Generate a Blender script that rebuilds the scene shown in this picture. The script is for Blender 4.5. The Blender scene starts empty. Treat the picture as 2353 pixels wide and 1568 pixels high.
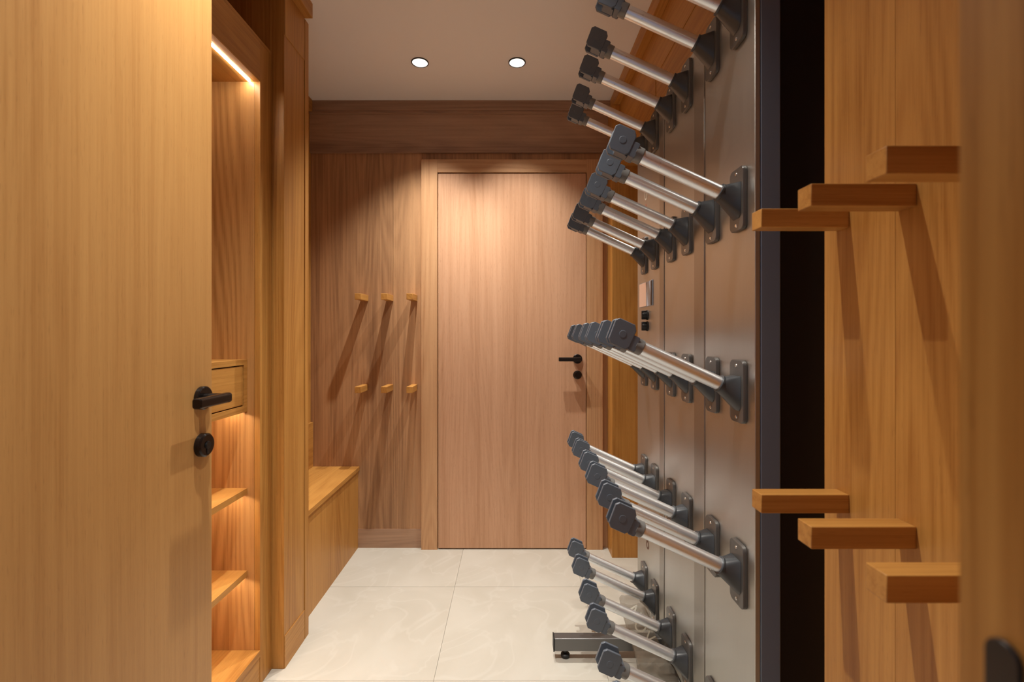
import bpy, bmesh, math, random
from mathutils import Vector, Matrix
random.seed(4)
S = bpy.context.scene
COL = S.collection
PI = math.pi

# ------------------------------------------------------------------ camera
CAMZ = 1.19
cd = bpy.data.cameras.new('camera')
cam = bpy.data.objects.new('camera', cd)
COL.objects.link(cam)
cam.location = (0, 0, CAMZ)
cam.rotation_euler = (PI / 2, 0, 0)
cd.sensor_fit = 'HORIZONTAL'
cd.sensor_width = 36.0
cd.lens = 36.0 * 1080 / 2353
cd.shift_x = 0.0002
cd.shift_y = -16.0 / 2353
cd.clip_start = 0.01
cd.dof.use_dof = True
cd.dof.focus_distance = 1.7
cd.dof.aperture_fstop = 4.5
S.camera = cam

# ------------------------------------------------------------------ world, exposure
w = bpy.data.worlds.new('world'); S.world = w
w.use_nodes = True
bg = w.node_tree.nodes['Background']
bg.inputs[0].default_value = (0.62, 0.72, 1.0, 1)
bg.inputs[1].default_value = 0.23
S.view_settings.view_transform = 'Standard'
S.view_settings.look = 'None'
S.view_settings.gamma = 1
S.view_settings.use_curve_mapping = False
S.view_settings.exposure = 0.36

# ------------------------------------------------------------------ downlights' lamps (inside the recessed cans)
CEIL = 2.478
LIGHTS = [(-0.435, 2.226), (0.0247, 2.226), (-0.435, 0.97), (0.0247, 0.97)]
POWER = [82, 68, 84, 34]
for (lx, ly), pw in zip(LIGHTS, POWER):
    ld = bpy.data.lights.new('downlight_lamp', 'SPOT')
    ld.energy = pw
    ld.color = (1.0, 0.95, 0.865)
    ld.spot_size = math.radians(94)
    ld.spot_blend = 1.0
    ld.shadow_soft_size = 0.012
    lo = bpy.data.objects.new('downlight_lamp', ld)
    lo.location = (lx, ly, CEIL + 0.026)
    COL.objects.link(lo)
    lo['label'] = 'lamp inside a ceiling downlight'

# ------------------------------------------------------------------ materials
def newmat(name):
    m = bpy.data.materials.new(name); m.use_nodes = True
    return m, m.node_tree.nodes, m.node_tree.links, m.node_tree.nodes['Principled BSDF']

def simple(name, col, rough=0.5, metal=0.0, bump=0.0, bscale=200, spec=0.5):
    m, N, L, b = newmat(name)
    b.inputs['Base Color'].default_value = (*col, 1)
    b.inputs['Roughness'].default_value = rough
    b.inputs['Metallic'].default_value = metal
    b.inputs['Specular IOR Level'].default_value = spec
    tc = N.new('ShaderNodeTexCoord')
    n = N.new('ShaderNodeTexNoise'); n.inputs['Scale'].default_value = bscale; n.inputs['Detail'].default_value = 3
    L.new(tc.outputs['Object'], n.inputs['Vector'])
    mr = N.new('ShaderNodeMapRange')
    mr.inputs['To Min'].default_value = max(0.02, rough - 0.06); mr.inputs['To Max'].default_value = rough + 0.06
    L.new(n.outputs['Fac'], mr.inputs['Value']); L.new(mr.outputs[0], b.inputs['Roughness'])
    if bump:
        bp = N.new('ShaderNodeBump'); bp.inputs['Strength'].default_value = bump; bp.inputs['Distance'].default_value = 0.001
        L.new(n.outputs['Fac'], bp.inputs['Height']); L.new(bp.outputs[0], b.inputs['Normal'])
    return m

def emis(name, col, st):
    m, N, L, b = newmat(name)
    b.inputs['Base Color'].default_value = (0.9, 0.9, 0.88, 1)
    b.inputs['Emission Color'].default_value = (*col, 1)
    b.inputs['Emission Strength'].default_value = st
    return m

def wood(name, axis, light, dark, figure=1.0, rough=0.42, band=0.5, seed=0.0):
    """veneer with grain running along the given axis"""
    m, N, L, b = newmat(name)
    tc = N.new('ShaderNodeTexCoord'); oi = N.new('ShaderNodeObjectInfo')
    add = N.new('ShaderNodeVectorMath'); add.operation = 'ADD'
    mul = N.new('ShaderNodeVectorMath'); mul.operation = 'MULTIPLY'
    cmb = N.new('ShaderNodeCombineXYZ')
    for i in range(3): L.new(oi.outputs['Random'], cmb.inputs[i])
    mul.inputs[1].default_value = (7.3, 5.1, 9.7)
    L.new(cmb.outputs[0], mul.inputs[0])
    off = N.new('ShaderNodeVectorMath'); off.operation = 'ADD'; off.inputs[1].default_value = (seed, seed * 1.7, seed * .6)
    L.new(mul.outputs[0], off.inputs[0])
    L.new(tc.outputs['Object'], add.inputs[0]); L.new(off.outputs[0], add.inputs[1])
    def stretched(k, along):
        mp = N.new('ShaderNodeVectorMath'); mp.operation = 'MULTIPLY'
        s = [k, k, k]; s['XYZ'.index(axis)] = along
        mp.inputs[1].default_value = s
        L.new(add.outputs[0], mp.inputs[0]); return mp.outputs[0]
    def noise(vec, scale, detail=3, rough_=0.55, dist=0.0):
        n = N.new('ShaderNodeTexNoise'); n.inputs['Scale'].default_value = scale
        n.inputs['Detail'].default_value = detail; n.inputs['Roughness'].default_value = rough_
        n.inputs['Distortion'].default_value = dist
        L.new(vec, n.inputs['Vector']); return n.outputs['Fac']
    def math_(op, a, bb=None, v=None):
        n = N.new('ShaderNodeMath'); n.operation = op
        L.new(a, n.inputs[0])
        if bb is not None: L.new(bb, n.inputs[1])
        elif v is not None: n.inputs[1].default_value = v
        return n.outputs[0]
    # cathedral rings: contour lines of a smooth stretched field
    fld = noise(stretched(1.0, 0.085), 5.0, 1.0, 0.4, 0.0)
    ring = math_('SINE', math_('MULTIPLY', fld, v=150.0))
    ring = math_('MULTIPLY_ADD', ring, v=0.5)
    ring.node.inputs[2].default_value = 0.5
    fine = noise(stretched(1.0, 0.014), 300.0, 4, 0.7)
    streak = noise(stretched(1.0, 0.016), 70.0, 4, 0.65)
    pores = noise(stretched(1.0, 0.05), 620.0, 2, 0.5)
    bands = noise(stretched(1.0, 0.02), 6.5, 1.0, 0.5)
    a = math_('MULTIPLY', ring, v=0.30 * figure)
    c = math_('MULTIPLY', fine, v=0.55)
    d = math_('MULTIPLY', streak, v=0.75)
    e = math_('MULTIPLY', bands, v=band * 1.4)
    s = math_('ADD', math_('ADD', a, c), math_('ADD', d, e))
    mr = N.new('ShaderNodeMapRange')
    mid = 0.15 * figure + 0.275 + 0.375 + 0.7 * band
    mr.inputs['From Min'].default_value = mid - 0.34; mr.inputs['From Max'].default_value = mid + 0.34
    L.new(s, mr.inputs['Value'])
    rp = N.new('ShaderNodeValToRGB')
    rp.color_ramp.elements[0].color = (*light, 1); rp.color_ramp.elements[1].color = (*dark, 1)
    mc = tuple(l * .62 + k * .38 for l, k in zip(light, dark))
    el = rp.color_ramp.elements.new(0.5); el.color = (*mc, 1)
    L.new(mr.outputs[0], rp.inputs[0])
    # dark open pores
    pr = N.new('ShaderNodeMapRange'); pr.inputs['From Min'].default_value = 0.62; pr.inputs['From Max'].default_value = 0.74
    pr.inputs['To Max'].default_value = 0.35
    L.new(pores, pr.inputs['Value'])
    mx = N.new('ShaderNodeMix'); mx.data_type = 'RGBA'; mx.blend_type = 'MULTIPLY'
    L.new(pr.outputs[0], mx.inputs[0]); L.new(rp.outputs[0], mx.inputs[6]); mx.inputs[7].default_value = (0.45, 0.36, 0.3, 1)
    L.new(mx.outputs[2], b.inputs['Base Color'])
    b.inputs['Roughness'].default_value = rough
    b.inputs['Specular IOR Level'].default_value = 0.35
    bp = N.new('ShaderNodeBump'); bp.inputs['Strength'].default_value = 0.25; bp.inputs['Distance'].default_value = 0.0006
    L.new(math_('SUBTRACT', math_('MULTIPLY', s, v=-1.0), pr.outputs[0]), bp.inputs['Height'])
    L.new(bp.outputs[0], b.inputs['Normal'])
    return m

OAK_L, OAK_D = (0.60, 0.305, 0.078), (0.34, 0.135, 0.024)
W = {}
for ax in 'XYZ':
    W[ax] = wood('oak_' + ax.lower(), ax, OAK_L, OAK_D, 0.45, seed=ord(ax))
WDOOR = wood('oak_pale_veneer', 'Z', (0.69, 0.415, 0.26), (0.50, 0.27, 0.148), 0.3, band=0.6, seed=3)
WLEAF = wood('oak_straight_grain', 'Z', (0.64, 0.35, 0.12), (0.46, 0.22, 0.066), 0.2, band=0.45, rough=0.36, seed=9)
WCASE = wood('oak_casing_vertical', 'Z', (0.64, 0.38, 0.20), (0.42, 0.21, 0.095), 0.6, seed=5)
WCASEX = wood('oak_casing_horizontal', 'X', (0.64, 0.38, 0.20), (0.42, 0.21, 0.095), 0.6, seed=6)
WPANEL = wood('oak_knotty_panel', 'Z', (0.58, 0.33, 0.165), (0.27, 0.14, 0.07), 0.45, band=0.9, seed=12)
WFRZ = wood('oak_frieze', 'X', (0.48, 0.30, 0.19), (0.27, 0.16, 0.105), 0.5, band=0.6, seed=15)  # greyer than the other oak: neutral floor bounce put into the frieze colour

WSIDE = wood('oak_cathedral_vertical', 'Z', (0.60, 0.315, 0.11), (0.33, 0.145, 0.04), 0.8, seed=21)

# stone tiles
def stone():
    m, N, L, b = newmat('cream_limestone_tile')
    tc = N.new('ShaderNodeTexCoord')
    def noise(sc, det, dist=0.0):
        n = N.new('ShaderNodeTexNoise'); n.inputs['Scale'].default_value = sc; n.inputs['Detail'].default_value = det
        n.inputs['Distortion'].default_value = dist
        L.new(tc.outputs['Object'], n.inputs['Vector']); return n.outputs['Fac']
    rp = N.new('ShaderNodeValToRGB')
    rp.color_ramp.elements[0].position = 0.3; rp.color_ramp.elements[0].color = (0.50, 0.475, 0.41, 1)
    rp.color_ramp.elements[1].position = 0.72; rp.color_ramp.elements[1].color = (0.575, 0.555, 0.495, 1)
    L.new(noise(3.2, 7, 0.8), rp.inputs[0])
    v = noise(2.3, 3, 1.6)
    ab = N.new('ShaderNodeMath'); ab.operation = 'SUBTRACT'; L.new(v, ab.inputs[0]); ab.inputs[1].default_value = 0.5
    a2 = N.new('ShaderNodeMath'); a2.operation = 'ABSOLUTE'; L.new(ab.outputs[0], a2.inputs[0])
    mr = N.new('ShaderNodeMapRange'); mr.inputs['From Min'].default_value = 0.0; mr.inputs['From Max'].default_value = 0.02
    mr.inputs['To Min'].default_value = 0.35; mr.inputs['To Max'].default_value = 0
    L.new(a2.outputs[0], mr.inputs['Value'])
    mx = N.new('ShaderNodeMix'); mx.data_type = 'RGBA'
    L.new(mr.outputs[0], mx.inputs[0]); L.new(rp.outputs[0], mx.inputs[6]); mx.inputs[7].default_value = (0.62, 0.605, 0.55, 1)
    L.new(mx.outputs[2], b.inputs['Base Color'])
    b.inputs['Roughness'].default_value = 0.42
    b.inputs['Specular IOR Level'].default_value = 0.35
    bp = N.new('ShaderNodeBump'); bp.inputs['Strength'].default_value = 0.12; bp.inputs['Distance'].default_value = 0.001
    L.new(noise(60, 5), bp.inputs['Height']); L.new(bp.outputs[0], b.inputs['Normal'])
    return m
STONE = stone()
GROUT = simple('cream_grout', (0.48, 0.45, 0.385), 0.8, bump=0.2)
PAINT = simple('white_ceiling_paint', (0.90, 0.90, 0.91), 0.85, bump=0.08, bscale=350)

def steel(name, col, rough, axis='Z', streak=0.10):
    m, N, L, b = newmat(name)
    b.inputs['Metallic'].default_value = 1.0
    b.inputs['Anisotropic'].default_value = 0.5
    tc = N.new('ShaderNodeTexCoord')
    mp = N.new('ShaderNodeVectorMath'); mp.operation = 'MULTIPLY'
    s = [1, 1, 1]; s['XYZ'.index(axis)] = 0.01
    mp.inputs[1].default_value = s
    n = N.new('ShaderNodeTexNoise'); n.inputs['Scale'].default_value = 700; n.inputs['Detail'].default_value = 3
    L.new(tc.outputs['Object'], mp.inputs[0]); L.new(mp.outputs[0], n.inputs['Vector'])
    mr = N.new('ShaderNodeMapRange'); mr.inputs['To Min'].default_value = rough - streak; mr.inputs['To Max'].default_value = rough + streak
    L.new(n.outputs['Fac'], mr.inputs['Value']); L.new(mr.outputs[0], b.inputs['Roughness'])
    rp = N.new('ShaderNodeValToRGB')
    rp.color_ramp.elements[0].color = (*[c * .9 for c in col], 1); rp.color_ramp.elements[1].color = (*[min(1, c * 1.08) for c in col], 1)
    L.new(n.outputs['Fac'], rp.inputs[0]); L.new(rp.outputs[0], b.inputs['Base Color'])
    bp = N.new('ShaderNodeBump'); bp.inputs['Strength'].default_value = 0.12; bp.inputs['Distance'].default_value = 0.0003
    L.new(n.outputs['Fac'], bp.inputs['Height']); L.new(bp.outputs[0], b.inputs['Normal'])
    return m
STEEL = steel('brushed_steel', (0.56, 0.555, 0.53), 0.42)
STEELD = steel('dark_steel_profile', (0.42, 0.40, 0.37), 0.40)
ALU = simple('satin_aluminium', (0.90, 0.95, 1.0), 0.30, metal=0.80)
PLASTIC = simple('slate_grey_plastic', (0.115, 0.14, 0.175), 0.34, bump=0.05, bscale=900)
DARKP = simple('dark_slate_plastic', (0.055, 0.062, 0.070), 0.33, bump=0.05, bscale=900)
COLLAR = simple('mid_grey_plastic', (0.19, 0.19, 0.185), 0.35)
PLATEM = simple('grey_plate_plastic', (0.13, 0.125, 0.12), 0.33, metal=0.35)
ANTH = simple('grey_metal_blue_reflection', (0.20, 0.25, 0.34), 0.36, metal=0.25)  # bluish reflection of the doorway behind the camera is put into the base colour
BLACKM = simple('black_coated_metal', (0.022, 0.02, 0.02), 0.35, metal=0.2)
BRONZE = simple('black_bronze_metal', (0.028, 0.022, 0.02), 0.22, metal=0.6)
RUBBER = simple('black_rubber', (0.012, 0.012, 0.012), 0.5)
WHITEP = simple('white_reflector', (0.9, 0.9, 0.88), 0.25)
LAMP = emis('lamp_lens', (1.0, 0.96, 0.9), 10)
LED = emis('led_diffuser', (1.0, 0.93, 0.82), 60)
LEDS = emis('led_diffuser_soft', (1.0, 0.83, 0.64), 38)
SCREW = simple('screw_metal', (0.7, 0.66, 0.6), 0.25, metal=1)
TRAYM = simple('frosted_drip_tray', (0.40, 0.35, 0.27), 0.16, metal=0.35)
PRINT = simple('cream_print', (0.86, 0.82, 0.70), 0.5)
REDP = simple('red_print', (0.65, 0.22, 0.16), 0.5)
BROWNP = simple('brown_print', (0.13, 0.06, 0.04), 0.5)
LABELM = simple('pale_pink_label', (0.75, 0.50, 0.38), 0.4)
SCREEN = simple('pale_blue_display_glass', (0.42, 0.50, 0.62), 0.15)

# ------------------------------------------------------------------ mesh helpers
def nb(): return bmesh.new()
def box(bm, x0, x1, y0, y1, z0, z1):
    v = [bm.verts.new(p) for p in ((x0, y0, z0), (x1, y0, z0), (x1, y1, z0), (x0, y1, z0), (x0, y0, z1), (x1, y0, z1), (x1, y1, z1), (x0, y1, z1))]
    for f in ((3, 2, 1, 0), (4, 5, 6, 7), (0, 1, 5, 4), (1, 2, 6, 5), (2, 3, 7, 6), (3, 0, 4, 7)):
        bm.faces.new([v[i] for i in f])
    return v
def B(*a):
    bm = nb(); box(bm, *a); return bm
def frame_for(d):
    d = Vector(d).normalized()
    a = Vector((0, 1, 0)) if abs(d.y) < 0.9 else Vector((1, 0, 0))
    u = d.cross(a).normalized(); v = d.cross(u).normalized()
    return d, u, v
def lathe(bm, origin, axis, prof, n=32, cap=True):
    """prof: list of (distance along axis, radius)"""
    d, u, v = frame_for(axis); o = Vector(origin)
    rings = []
    for (t, r) in prof:
        rings.append([bm.verts.new(o + d * t + (u * math.cos(2 * PI * k / n) + v * math.sin(2 * PI * k / n)) * r) for k in range(n)])
    for a, b_ in zip(rings[:-1], rings[1:]):
        for k in range(n):
            f = bm.faces.new((a[k], a[(k + 1) % n], b_[(k + 1) % n], b_[k])); f.smooth = True
    if cap:
        bm.faces.new(rings[0][::-1]); bm.faces.new(rings[-1])
    return rings
def rrect(w0, w1, h0, h1, r, n=5):
    pts = []
    for (cx, cy, a0) in ((w1 - r, h1 - r, 0), (w0 + r, h1 - r, 90), (w0 + r, h0 + r, 180), (w1 - r, h0 + r, 270)):
        for k in range(n + 1):
            a = math.radians(a0 + 90 * k / n); pts.append((cx + r * math.cos(a), cy + r * math.sin(a)))
    return pts
def extrude(bm, pts, fn, t0, t1, ins=0.0):
    """pts in a 2-D plane; fn(a,b,t)->Vector; chamfered ends by ins"""
    cx = sum(p[0] for p in pts) / len(pts); cy = sum(p[1] for p in pts) / len(pts)
    def ring(t, k):
        out = []
        for a, b_ in pts:
            dx, dy = a - cx, b_ - cy; l = math.hypot(dx, dy) or 1
            out.append(bm.verts.new(fn(a - dx / l * k, b_ - dy / l * k, t)))
        return out
    sg = 1 if t1 > t0 else -1
    rs = [ring(t0, 0)] if not ins else [ring(t0, ins), ring(t0 + sg * ins, 0)]
    rs += [ring(t1, 0)] if not ins else [ring(t1 - sg * ins, 0), ring(t1, ins)]
    n = len(pts)
    for a, b_ in zip(rs[:-1], rs[1:]):
        for k in range(n): bm.faces.new((a[k], a[(k + 1) % n], b_[(k + 1) % n], b_[k]))
    bm.faces.new(rs[0][::-1]); bm.faces.new(rs[-1])
def link(name, bm, m, parent=None, bevel=0.0):
    """bm is in world coordinates when there is no parent, else also world: shifted into the parent's frame"""
    bmesh.ops.recalc_face_normals(bm, faces=bm.faces[:])
    o0 = Vector((0, 0, 0))
    if parent is not None:
        q = parent
        while q is not None: o0 = o0 + q.location; q = q.parent
    # put the origin of each mesh at its own middle-bottom
    xs = [v.co for v in bm.verts]
    c = Vector(((min(v.x for v in xs) + max(v.x for v in xs)) / 2, (min(v.y for v in xs) + max(v.y for v in xs)) / 2, min(v.z for v in xs)))
    bmesh.ops.translate(bm, verts=bm.verts[:], vec=-c)
    me = bpy.data.meshes.new(name); bm.to_mesh(me); bm.free()
    me.set_sharp_from_angle(angle=math.radians(32))
    me.materials.append(m)
    o = bpy.data.objects.new(name, me); COL.objects.link(o)
    o.location = c - o0
    if parent is not None: o.parent = parent
    if bevel:
        md = o.modifiers.new('bevel', 'BEVEL'); md.width = bevel; md.segments = 2; md.limit_method = 'ANGLE'
        md.harden_normals = False
    return o
def tag(o, label, cat, group=None):
    o['label'] = label; o['category'] = cat
    if group: o['group'] = group
    return o
def struct(o):
    o['kind'] = 'structure'; return o
def empty(name, loc, label=None, cat=None, group=None):
    o = bpy.data.objects.new(name, None); COL.objects.link(o); o.location = loc; o.empty_display_size = 0.05
    if label: tag(o, label, cat, group)
    return o
def text(name, s, size, loc, right, up, m, parent, depth=0.001):
    cu = bpy.data.curves.new(name, 'FONT'); cu.body = s; cu.size = size; cu.extrude = depth; cu.align_x = 'CENTER'; cu.align_y = 'CENTER'
    t = bpy.data.objects.new(name, cu); COL.objects.link(t)
    dg = bpy.context.evaluated_depsgraph_get()
    me = bpy.data.meshes.new_from_object(t.evaluated_get(dg))
    bpy.data.objects.remove(t)
    right = Vector(right).normalized(); up = Vector(up).normalized(); nrm = right.cross(up)
    M = Matrix(((right.x, up.x, nrm.x, 0), (right.y, up.y, nrm.y, 0), (right.z, up.z, nrm.z, 0), (0, 0, 0, 1)))
    M.translation = Vector(loc)
    bm = nb(); bm.from_mesh(me); bmesh.ops.transform(bm, matrix=M, verts=bm.verts[:])
    return link(name, bm, m, parent)

YB = 2.617       # face of the back wall's panelling
XL = -1.12       # left wall
XR = 0.82        # back of the rack's recess
YF0, YF1 = 0.05, 0.21   # front wall with the doorway the camera stands in

# ------------------------------------------------------------------ floor
floor = struct(link('floor', B(XL - .1, XR + .1, -1.2, 2.72, -0.06, -0.004), GROUT))
xs_ = [-1.22, -0.868, -0.268, 0.332, 0.92]
ys_ = [-1.2, -0.788, -0.188, 0.412, 1.012, 1.612, 2.212, 2.64]
g = 0.0008
for i in range(len(xs_) - 1):
    for j in range(len(ys_) - 1):
        link('tile', B(xs_[i] + g, xs_[i + 1] - g, ys_[j] + g, ys_[j + 1] - g, -0.004, 0.0), STONE, floor)

# ------------------------------------------------------------------ ceiling with round holes for the downlights
bm = nb()
H = 0.06; R = 0.037
xe = sorted({-1.22, 0.92, -0.435 - H, -0.435 + H, 0.0247 - H, 0.0247 + H})
ye = sorted({0.0, 2.72, 2.226 - H, 2.226 + H, 0.97 - H, 0.97 + H})
for i in range(len(xe) - 1):
    for j in range(len(ye) - 1):
        cx, cy = (xe[i] + xe[i + 1]) / 2, (ye[j] + ye[j + 1]) / 2
        hole = next((l for l in LIGHTS if abs(l[0] - cx) < .01 and abs(l[1] - cy) < .01), None)
        if hole is None:
            bm.faces.new([bm.verts.new(p) for p in ((xe[i], ye[j], CEIL), (xe[i + 1], ye[j], CEIL), (xe[i + 1], ye[j + 1], CEIL), (xe[i], ye[j + 1], CEIL))])
        else:
            n = 40; a_, b_ = [], []
            for k in range(n):
                t = 2 * PI * k / n + PI / 4; c, s = math.cos(t), math.sin(t); q = H / max(abs(c), abs(s))
                a_.append(bm.verts.new((cx + c * R, cy + s * R, CEIL))); b_.append(bm.verts.new((cx + c * q, cy + s * q, CEIL)))
            for k in range(n): bm.faces.new((a_[k], a_[(k + 1) % n], b_[(k + 1) % n], b_[k]))
bmesh.ops.remove_doubles(bm, verts=bm.verts[:], dist=1e-5)
bmesh.ops.recalc_face_normals(bm, faces=bm.faces[:])
struct(link('ceiling', bm, PAINT))
# roof slab above keeps outside light away
struct(link('ceiling', B(-1.22, 0.92, 0.0, 2.72, CEIL + 0.07, CEIL + 0.12), PAINT))

# ------------------------------------------------------------------ back wall
wb = struct(link('wall_back', B(XL - .1, XR + .1, YB + 0.012, 2.72, 0, CEIL), WPANEL))
for (a, b_, z0, z1) in ((XL, -0.6605, 0, 2.26), (-0.6595, -0.4995, 0, 2.26), (0.5025, XR, 0, 2.26), (-0.4985, 0.0, 2.15, 2.26), (0.001, 0.5015, 2.15, 2.26)):
    link('panel', B(a, b_, YB, YB + 0.012, z0, z1), WPANEL, wb)
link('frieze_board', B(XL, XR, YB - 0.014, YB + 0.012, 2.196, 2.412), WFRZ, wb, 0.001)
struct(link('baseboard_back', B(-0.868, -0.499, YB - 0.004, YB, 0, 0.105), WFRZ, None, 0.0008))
# cornice along the back
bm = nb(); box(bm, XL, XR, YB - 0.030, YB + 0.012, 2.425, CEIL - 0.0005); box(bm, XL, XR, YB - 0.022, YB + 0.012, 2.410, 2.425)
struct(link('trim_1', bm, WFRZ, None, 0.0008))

# ------------------------------------------------------------------ back door with its casing
YD = 2.59
d1 = struct(link('door_1', B(-0.4065, 0.4090, YD + 0.006, YD + 0.044, 0.006, 2.078), WDOOR, None, 0.001))
cs = empty('door_casing', (0, YD, 0)); cs['kind'] = 'structure'; cs.name = 'trim_2'
link('casing_upright', B(-0.4988, -0.4100, YD, YB + 0.012, 0, 2.1535), WCASE, cs, 0.0008)
link('casing_upright', B(0.4125, 0.5010, YD, YB + 0.012, 0, 2.1535), WCASE, cs, 0.0008)
link('casing_head', B(-0.4098, 0.4123, YD + .0005, YB + 0.012, 2.0815, 2.1535), WCASEX, cs, 0.0008)
bm = nb(); box(bm, -0.41, 0.4125, YD + 0.045, YD + 0.05, 0.001, 2.0815)
link('rebate', bm, BLACKM, cs)

def lever_set(parent, origin, nrm, along, zlock, length=0.125, knob=False):
    """rosette + neck + lever on a door face, lock rosette beneath"""
    o = Vector(origin); nrm = Vector(nrm); al = Vector(along)
    bm = nb(); lathe(bm, o, nrm, [(0, .026), (.008, .026), (.010, .024)], 36)
    ros = link('rosette', bm, BRONZE, parent)
    bm = nb(); lathe(bm, o + nrm * .008, nrm, [(0, .0105), (.045, .0105), (.053, .0100)], 24)
    pts = rrect(-.011, .011, -.010, .010, .006, 4)
    fn = lambda a, b_, t: o + nrm * (.052 + b_) + Vector((0, 0, a)) + al * t
    extrude(bm, pts, fn, -.012, length, 0.002)
    link('door_handle', bm, BRONZE, parent)
    ol = Vector((o.x, o.y, zlock))
    bm = nb()
    if knob: lathe(bm, ol, nrm, [(0, .024), (.008, .024), (.010, .019), (.030, .019), (.033, .016)], 36)
    else: lathe(bm, ol, nrm, [(0, .026), (.011, .026), (.014, .023)], 36)
    lk = link('lock_rosette', bm, BRONZE, parent)
    if not knob:
        bm = nb(); lathe(bm, ol + nrm * .014, nrm, [(0, .0085), (.003, .0080)], 20)
        k0 = ol + nrm * .0142
        box(bm, k0.x - .001 if abs(nrm.x) > .5 else k0.x - .0035, k0.x + .001 if abs(nrm.x) > .5 else k0.x + .0035, k0.y - .0035, k0.y + .0035, k0.z - .019, k0.z - .002)
        link('keyhole', bm, RUBBER, parent)
lever_set(d1, (0.362, YD + 0.006, 1.053), (0, -1, 0), (-1, 0, 0), 0.9646, 0.108, knob=True)

# ------------------------------------------------------------------ left wall, pillar, cornice
wl = struct(link('wall_left', B(XL - .1, XL, YF0, 2.72, 0, CEIL), W['Z']))
pil = struct(link('trim_3', B(-1.119, -0.8085, 1.669, 1.829, 0, 2.4195), W['Z'], None, 0.001))
link('pilaster_base', B(-0.8085, -0.8060, 1.671, 1.829, 0, 0.115), W['Y'], pil, 0.0005)
link('pilaster_cap', B(-0.8085, -0.8060, 1.671, 1.829, 2.255, 2.4195), W['Z'], pil, 0.0005)
struct(link('trim_4', B(-1.119, -0.8060, 1.8335, 1.8645, 0, 2.4195), W['Z'], None, 0.001))
# cornice above cabinet and pillar
struct(link('trim_5', B(-1.119, -0.776, 0.215, 1.832, 2.4200, CEIL - .0005), W['Y'], None, 0.001))
struct(link('trim_6', B(-1.1195, -1.097, 1.866, YB - 0.031, 2.415, CEIL - .0005), W['Y'], None, 0.001))

# ------------------------------------------------------------------ built-in shelving cabinet on the left
cab = empty('shelf_cabinet', (-0.98, 0.95, 0), 'built-in oak cabinet with lit open shelves behind the open door', 'cabinet')
XC = -0.852
link('stile', B(XC - .020, XC, 1.592, 1.6675, 0, 2.178), W['Z'], cab, .001)
link('side_panel', B(-1.119, XC - .0202, 1.592, 1.612, 0.0, 2.178), WSIDE, cab)
link('side_panel', B(-1.119, XC - .0202, 0.88, 0.90, 0.0, 2.178), W['Z'], cab)
link('back_panel', B(-1.1195, -1.105, 0.90, 1.592, 0, 2.178), W['Z'], cab)
link('header', B(XC - .020, XC, 0.25, 1.592, 2.045, 2.178), W['Y'], cab, .001)
link('top_panel', B(-1.105, XC - .0202, 0.90, 1.592, 2.045, 2.063), W['Y'], cab)
link('top_board', B(-1.119, XC - .0005, 0.25, 1.668, 2.1785, 2.19), W['Y'], cab)
link('fascia', B(-1.119, -1.02, 0.25, 1.668, 2.1905, 2.4195), W['Z'], cab)
link('base_board', B(-1.105, XC, 0.90, 1.5918, 0.095, 0.119), W['Y'], cab, .001)
link('plinth', B(XC - .020, XC - .002, 0.90, 1.5918, 0.0, 0.0945), W['Y'], cab)
link('cabinet_door', B(XC - .020, XC, 0.25, 0.879, 0.02, 2.044), W['Z'], cab, .001)
led = link('led_strip', B(-0.8885, -0.8835, 0.92, 1.588, 2.0425, 2.0449), LED, cab)
led['label'] = 'glowing white light strip under the cabinet header'
XS = -0.896
for zt in (0.668, 0.389):
    bm = nb(); box(bm, XS - .022, XS, 0.90, 1.5918, zt - .020, zt); box(bm, -1.105, XS - .022, 0.90, 1.5918, zt - .010, zt)
    sh = link('shelf', bm, W['Y'], cab)
    link('led_strip', B(-0.944, -0.936, 0.93, 1.58, zt - .0135, zt - .0102), LEDS, sh)
# drawer housing
bm = nb()
box(bm, -1.105, XS, 0.90, 1.5918, 1.0865, 1.1045)
box(bm, -1.105, XS, 1.5725, 1.5918, 0.949, 1.0865)
box(bm, XS - .022, XS, 0.90, 1.5918, 0.9276, 0.949); box(bm, -1.105, XS - .022, 0.90, 1.5918, 0.939, 0.949)
hs = link('drawer_housing', bm, W['Y'], cab)
link('led_strip', B(-0.944, -0.936, 0.93, 1.58, 0.9355, 0.9388), LEDS, hs)
link('drawer_recess', B(-1.10, XS - .018, 0.905, 1.572, 0.9495, 1.086), RUBBER, hs)
link('drawer_front', B(XS - .0175, XS - .002, 0.93, 1.5690, 0.9528, 1.0828), W['Y'], cab, .0008)

# ------------------------------------------------------------------ bench
bn = empty('bench', (-0.99, 2.24, 0), 'low oak bench with boxed front in the left alcove', 'bench')
link('seat', B(-1.1045, -0.847, 1.866, YB - .0005, 0.4305, 0.453), W['Y'], bn, .001)
link('front_panel', B(-0.873, -0.855, 1.866, YB - .0005, 0.0, 0.430), W['Z'], bn)
link('backrest', B(-1.1195, -1.105, 1.866, YB - .002, 0.4305, 0.700), W['Y'], bn, .001)

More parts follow.
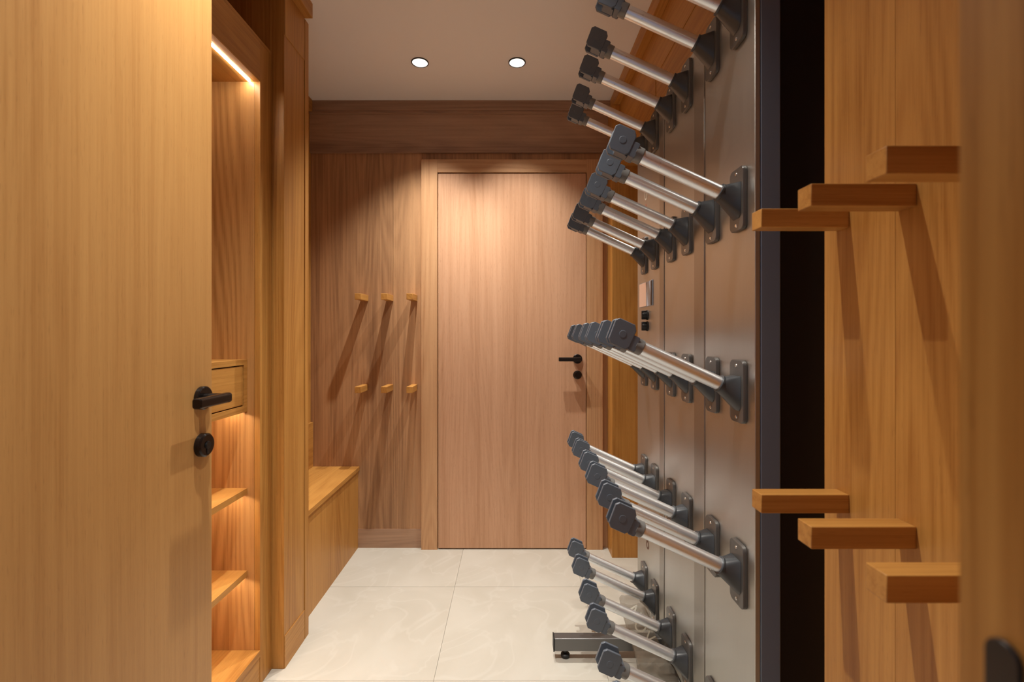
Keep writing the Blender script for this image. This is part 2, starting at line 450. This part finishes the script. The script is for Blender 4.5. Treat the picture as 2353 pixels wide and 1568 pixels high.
# ------------------------------------------------------------------ right wall: peg wall, rack recess, pier
wr = struct(link('wall_right', B(XR, XR + .1, YF0, 2.72, 0, CEIL), W['Z']))
pw_ = struct(link('wall_right', B(0.607, XR - .001, YF1 + .001, 0.894, 0, CEIL - .0005), W['Z']))
link('panel', B(0.595, 0.607, YF1 + .001, 0.729, 0, CEIL - .001), W['Z'], pw_)
link('panel', B(0.595, 0.607, 0.7298, 0.894, 0, CEIL - .001), W['Z'], pw_)
XFA = 0.575
fa = struct(link('trim_7', B(XFA + .012, XR - .001, 0.895, 2.496, 2.085, CEIL - .001), W['Y']))
link('fascia_board', B(XFA, XFA + .012, 0.895, 2.4965, 2.221, CEIL - .001), W['Y'], fa, .0008)
link('fascia_board', B(XFA + .002, XFA + .012, 0.895, 1.879, 2.085, 2.2195), W['Y'], fa, .0008)
link('fascia_board', B(XFA, XFA + .012, 1.8805, 2.4965, 2.085, 2.2195), W['Y'], fa, .0008)
struct(link('trim_8', B(0.541, XFA - .0002, 0.215, YB - 0.031, 2.41, CEIL - .0005), W['Y'], None, .001))
struct(link('trim_9', B(0.533, XR - .001, 2.4972, YB - .0005, 0, 2.409), W['Z'], None, .001))

# ------------------------------------------------------------------ front wall with doorway
XJ = 0.2
bm = nb()
box(bm, XJ, XR + .1, YF0, YF1, 0, CEIL - .001)
box(bm, XL - .099, -0.735, YF0, YF1, 0, CEIL - .001)
box(bm, -0.735, XJ, YF0, YF1, 2.11, CEIL - .001)
wf = struct(link('wall_front', bm, W['Z']))
pts = rrect(0.1835, 0.1965, 0.93, 1.066, 0.006, 6)
bm = nb(); extrude(bm, pts, lambda a, b_, t: Vector((t, a, b_)), XJ, XJ - .0025, .0005)
sp = link('strike_plate', bm, BLACKM, wf); sp['label'] = 'blurred black strike plate on the near door jamb'

# ------------------------------------------------------------------ open door leaf on the left
d2 = struct(link('door_2', B(-0.730, -0.690, 0.214, 1.0815, 0.006, 2.09), WLEAF, None, .0015))
lever_set(d2, (-0.690, 1.045, 1.048), (1, 0, 0), (0, -1, 0), 0.9435, 0.094)

# ------------------------------------------------------------------ downlights
DL = ['recessed ceiling downlight with black rim, the left of the two',
      'recessed ceiling downlight with black rim, the right of the two',
      'recessed ceiling downlight with black rim beside the open door leaf',
      'recessed ceiling downlight with black rim just inside the doorway']
for (lx, ly), lb in zip(LIGHTS, DL):
    t = empty('downlight', (lx, ly, CEIL), lb, 'ceiling light', 'recessed ceiling downlights')
    bm = nb(); rs = lathe(bm, (lx, ly, CEIL), (0, 0, -1), [(0, .0360), (0, .0410), (.004, .0405), (.004, .0360), (0, .0355)], 40, cap=False)
    link('rim', bm, BLACKM, t)
    bm = nb(); lathe(bm, (lx, ly, CEIL), (0, 0, 1), [(-.002, .0358), (.012, .031), (.034, .0205)], 40, cap=False)
    link('reflector', bm, WHITEP, t)
    bm = nb(); lathe(bm, (lx, ly, CEIL), (0, 0, 1), [(.0342, .0206), (.036, .0206)], 32)
    link('lens', bm, LAMP, t)

# ------------------------------------------------------------------ wooden pegs
PG = 0.033
def peg(root, dirv, length, label, group):
    o = Vector(root); h = PG / 2; d = Vector(dirv)
    if abs(d.x) > .5: bm = B(min(o.x, o.x + d.x * length), max(o.x, o.x + d.x * length), o.y - h, o.y + h, o.z - h, o.z + h)
    else: bm = B(o.x - h, o.x + h, min(o.y, o.y + d.y * length), max(o.y, o.y + d.y * length), o.z - h, o.z + h)
    ob = link('coat_peg', bm, W['X'] if abs(d.x) > .5 else W['Y'], None, .0012)
    tag(ob, label, 'peg', group)
ROWN = {1.395: 'upper', 0.890: 'lower'}
for z in (1.395, 0.890):
    for y, nm in ((0.845, 'nearest the boot rack'), (0.707, 'middle of three on the right wall'), (0.568, 'largest and closest, half behind the door jamb')):
        peg((0.595, y, z), (-1, 0, 0), 0.155, 'square oak peg, %s row, %s' % (ROWN[z], nm), 'oak pegs on the right wall')
    for x, nm in ((-0.815, 'farthest left, above the bench end'), (-0.676, 'middle of three on the back wall'), (-0.5415, 'next to the back door casing')):
        peg((x, YB, z - (0.006 if z > 1 else -0.004)), (0, -1, 0), 0.130, 'square oak peg, %s row, %s' % (ROWN[z], nm), 'oak pegs on the back wall')

# ------------------------------------------------------------------ boot dryer rack
XP = 0.55
Y0R, Y1R = 1.063, 2.055
ZB, ZT = 0.06, 2.045
rack = empty('boot_dryer_rack', (0.62, 1.56, 0), 'brushed steel boot drying rack with rows of angled grey nozzled arms', 'boot dryer')
seams = [(1.338, 1.411), (1.692, 1.742)]
ed = [Y0R, 1.338, 1.411, 1.692, 1.742, Y1R]
for a, b_ in ((Y0R, 1.3375), (1.4115, 1.6915), (1.7425, Y1R)):
    link('steel_panel', B(XP, XP + .012, a, b_, ZB, ZT), STEEL, rack, .0015)
for a, b_ in seams:
    bm = nb(); box(bm, XP - .003, XP + .012, a + .0003, b_ - .0003, ZB, ZT - .004)
    link('support_post', bm, STEELD, rack, .0015)
link('body', B(XP + .0125, XP + .059, Y0R, Y1R, ZB, ZT - .002), ANTH, rack, .003)
link('rear_housing', B(XP + .0595, XR - .03, Y0R + .012, Y1R - .01, ZB, ZT - .02), BLACKM, rack, .002)
for y in (1.10, 2.0):
    link('rear_leg', B(0.66, 0.72, y, y + .04, 0, ZB), BLACKM, rack)
# stabiliser foot
ft = link('foot_bar', B(0.156, 0.70, 1.715, 1.752, 0.031, 0.077), simple('grey_anodised_bar', (0.17, 0.17, 0.17), 0.36, metal=0.7), rack, .002)
link('end_cap', B(0.152, 0.156, 1.714, 1.753, 0.030, 0.078), RUBBER, ft)
bm = nb(); lathe(bm, (0.197, 1.733, 0), (0, 0, 1), [(0, .012), (.003, .0165), (.012, .0165), (.016, .012)], 12); lathe(bm, (0.197, 1.733, .016), (0, 0, 1), [(0, .006), (.015, .006)], 12)
link('levelling_foot', bm, RUBBER, ft)
# a thin leg under far side so that the bar carries the rack
link('rear_leg', B(0.562, 0.60, 1.716, 1.751, 0.0775, ZB + .05), ANTH, rack)

TH = math.atan(0.456); CT, ST = math.cos(TH), math.sin(TH)
def uvw(E):
    E = Vector(E)
    return lambda a, b_, t: E + Vector((-CT, 0, ST)) * a + Vector((ST, 0, CT)) * b_ + Vector((0, t, 0))
XE = 0.506
ROWS = [1.977, 1.5275, 1.068, 0.631, 0.1845]
COLS = [1.130, 1.276, 1.463, 1.608, 1.793, 1.936]
RNAME = ['top', 'second', 'third', 'fourth', 'lowest']
proto = None
def make_arm(y, z):
    E = Vector((XE, y, z)); F = uvw(E)
    bm = nb(); lathe(bm, F(-.004, 0, 0), (-CT, 0, ST), [(0, .0168), (.221, .0168)], 32)
    arm = link('drying_arm', bm, ALU, rack)
    # elbow duct: hull between tilted ring and the foot on the plate
    bm = nb(); pts = []
    for k in range(20):
        t = 2 * PI * k / 20
        pts.append(F(.006, .0200 * math.cos(t), .0200 * math.sin(t))); pts.append(F(-.012, .0205 * math.cos(t), .0205 * math.sin(t)))
    for dy in (-.024, .024):
        pts.append(Vector((XP - .0105, y + dy, z + .022))); pts.append(Vector((XP - .0105, y + dy, z - .052)))
        pts.append(Vector((XP - .0105, y + dy * .6, z - .062)))
    for p in pts: bm.verts.new(p)
    r = bmesh.ops.convex_hull(bm, input=bm.verts[:])
    bmesh.ops.delete(bm, geom=list({v for v in r['geom_interior'] + r['geom_unused'] if isinstance(v, bmesh.types.BMVert)}), context='VERTS')
    lathe(bm, F(.004, 0, 0), (-CT, 0, ST), [(0, .0215), (.006, .0215), (.006, .0172)], 28)
    link('elbow', bm, DARKP, arm, .0012)
    # mounting plate
    bm = nb(); extrude(bm, rrect(y - .034, y + .034, z - .090, z + .060, .014, 5), lambda a, b_, t: Vector((t, a, b_)), XP - .0002, XP - .0105, .0015)
    link('mounting_plate', bm, PLATEM, arm)
    for dz in (.046, -.077):
        bm = nb(); lathe(bm, (XP - .0105, y, z + dz), (-1, 0, 0), [(0, .0045), (.0015, .0035)], 12)
        link('screw', bm, SCREW, arm)
    # nozzle: two rounded cheeks with a slotted core between them
    bm = nb()
    for t0, t1 in ((-.0195, -.0115), (.0115, .0195)):
        pts = [(.2455, .030), (.2455, -.012), (.2530, -.021), (.2900, -.021), (.2985, -.012), (.3015, .034), (.2940, .0420), (.2540, .0420)]
        extrude(bm, pts, F, t0, t1, .0012)
    extrude(bm, [(.247, .030), (.247, -.0195), (.2775, -.0195), (.2815, -.010), (.2815, .022), (.2750, .030)], F, -.0115, .0115, 0)
    extrude(bm, rrect(.229, .2475, -.0185, .019, .004, 3), F, -.0185, .0185, .001)
    lathe(bm, F(.272, .010, -.0193), (0, -1, 0), [(0, .0095), (.0008, .0085)], 20)
    link('nozzle', bm, PLASTIC, arm, .0008)
    bm = nb(); lathe(bm, F(.212, 0, 0), (-CT, 0, ST), [(0, .0178), (.002, .0195), (.020, .0195), (.0205, .0175), (.034, .0175)], 28)
    link('collar', bm, COLLAR, arm)
    return arm
proto = make_arm(COLS[0], ROWS[0])
kids = list(proto.children)
first = True
for z in ROWS:
    for y in COLS:
        if first: first = False; continue
        a = proto.copy(); COL.objects.link(a)
        a.location = proto.location + Vector((0, y - COLS[0], z - ROWS[0]))
        for k in kids:
            c = k.copy(); COL.objects.link(c); c.parent = a

# controls on the far panel
dsp = link('control_display', B(XP - .004, XP - .0001, 1.828, 2.010, 1.302, 1.402), SCREEN, rack, .001)
link('label_print', B(XP - .0055, XP - .0041, 1.905, 2.006, 1.304, 1.400), LABELM, dsp)
link('display_edge', B(XP - .0055, XP - .0041, 1.830, 1.845, 1.304, 1.400), BLACKM, dsp)
for z in (1.267, 1.222):
    bm = nb(); lathe(bm, (XP, 1.905, z), (-1, 0, 0), [(0, .020), (.004, .020), (.006, .013), (.018, .012), (.022, .010)], 24)
    extrude(bm, rrect(1.899, 1.911, z - .018, z + .018, .004, 3), lambda a, b_, t: Vector((t, a, b_)), XP - .005, XP - .024, .001)
    link('switch_knob', bm, RUBBER, rack)
text('printed_letter', 'U', 0.06, (XP - .0005, 1.925, 1.758), (0, -1, 0), (0, 0, 1), PRINT, rack, .0003)
text('printed_letter', 'A', 0.06, (XP - .0005, 1.925, 1.700), (0, -1, 0), (0, 0, 1), REDP, rack, .0003)
text('printed_emblem', '8', 0.085, (XP - .0005, 1.905, 0.345), (0, -1, .25), (0, .25, 1), BROWNP, rack, .0003)

# ------------------------------------------------------------------ crumpled clear bag on the floor under the rack
from mathutils import noise as mn
bag = empty('plastic_bag', (0.50, 1.645, 0), 'crumpled see-through plastic bag with cream letters on the floor under the boot rack', 'bag')
RG = [(.444, .575, 1.588, 1.70, 0.0), (.441, .562, 1.586, 1.70, .030), (.436, .556, 1.588, 1.70, .045), (.425, .528, 1.604, 1.70, .085),
      (.414, .512, 1.628, 1.702, .120), (.405, .500, 1.639, 1.703, .150), (.396, .495, 1.641, 1.703, .180), (.389, .488, 1.642, 1.703, .212), (.384, .455, 1.644, 1.70, .248)]
bm = nb(); n = 40; rings = []
for (x0, x1, y0, y1, z) in RG:
    cx, cy, hx, hy = (x0 + x1) / 2, (y0 + y1) / 2, (x1 - x0) / 2, (y1 - y0) / 2
    ring = []
    for k in range(n):
        t = 2 * PI * k / n; c, q = math.cos(t), math.sin(t)
        px = math.copysign(abs(c) ** .5, c); py = math.copysign(abs(q) ** .5, q)
        p = Vector((cx + hx * px, cy + hy * py, z))
        d = mn.noise(p * 45) * .5 + mn.noise(p * 110) * .5
        amp = .007 if z > 0.01 else 0.002
        p -= Vector((px, py, 0)) * abs(d) * amp
        if z > .24: p.z += .006 * mn.noise(p * 60) - .003
        ring.append(bm.verts.new(p))
    rings.append(ring)
for a, b_ in zip(rings[:-1], rings[1:]):
    for k in range(n): bm.faces.new((a[k], a[(k + 1) % n], b_[(k + 1) % n], b_[k])).smooth = (k % 3 != 0)
bm.faces.new(rings[0][::-1])
m, N, L, b = newmat('clear_crinkled_plastic')
b.inputs['Base Color'].default_value = (0.36, 0.31, 0.245, 1)
b.inputs['Roughness'].default_value = 0.16
b.inputs['Alpha'].default_value = 0.45
tc = N.new('ShaderNodeTexCoord'); nz = N.new('ShaderNodeTexVoronoi'); nz.inputs['Scale'].default_value = 45
bp = N.new('ShaderNodeBump'); bp.inputs['Strength'].default_value = 0.8; bp.inputs['Distance'].default_value = 0.004
L.new(tc.outputs['Object'], nz.inputs['Vector']); L.new(nz.outputs['Distance'], bp.inputs['Height']); L.new(bp.outputs[0], b.inputs['Normal'])
link('bag_film', bm, m, bag)
a_ = math.radians(-38)
for ch, (x, y, z), rot, sz in (('N', (.425, 1.6345, .222), -60, .056), ('O', (.446, 1.6335, .172), -48, .056), ('V', (.474, 1.6305, .134), -42, .056)):
    q = math.radians(rot)
    text('printed_letter', ch, sz, (x, y, z), (math.cos(q), 0, math.sin(q)), (-math.sin(q), 0, math.cos(q)), PRINT, bag, .0003)
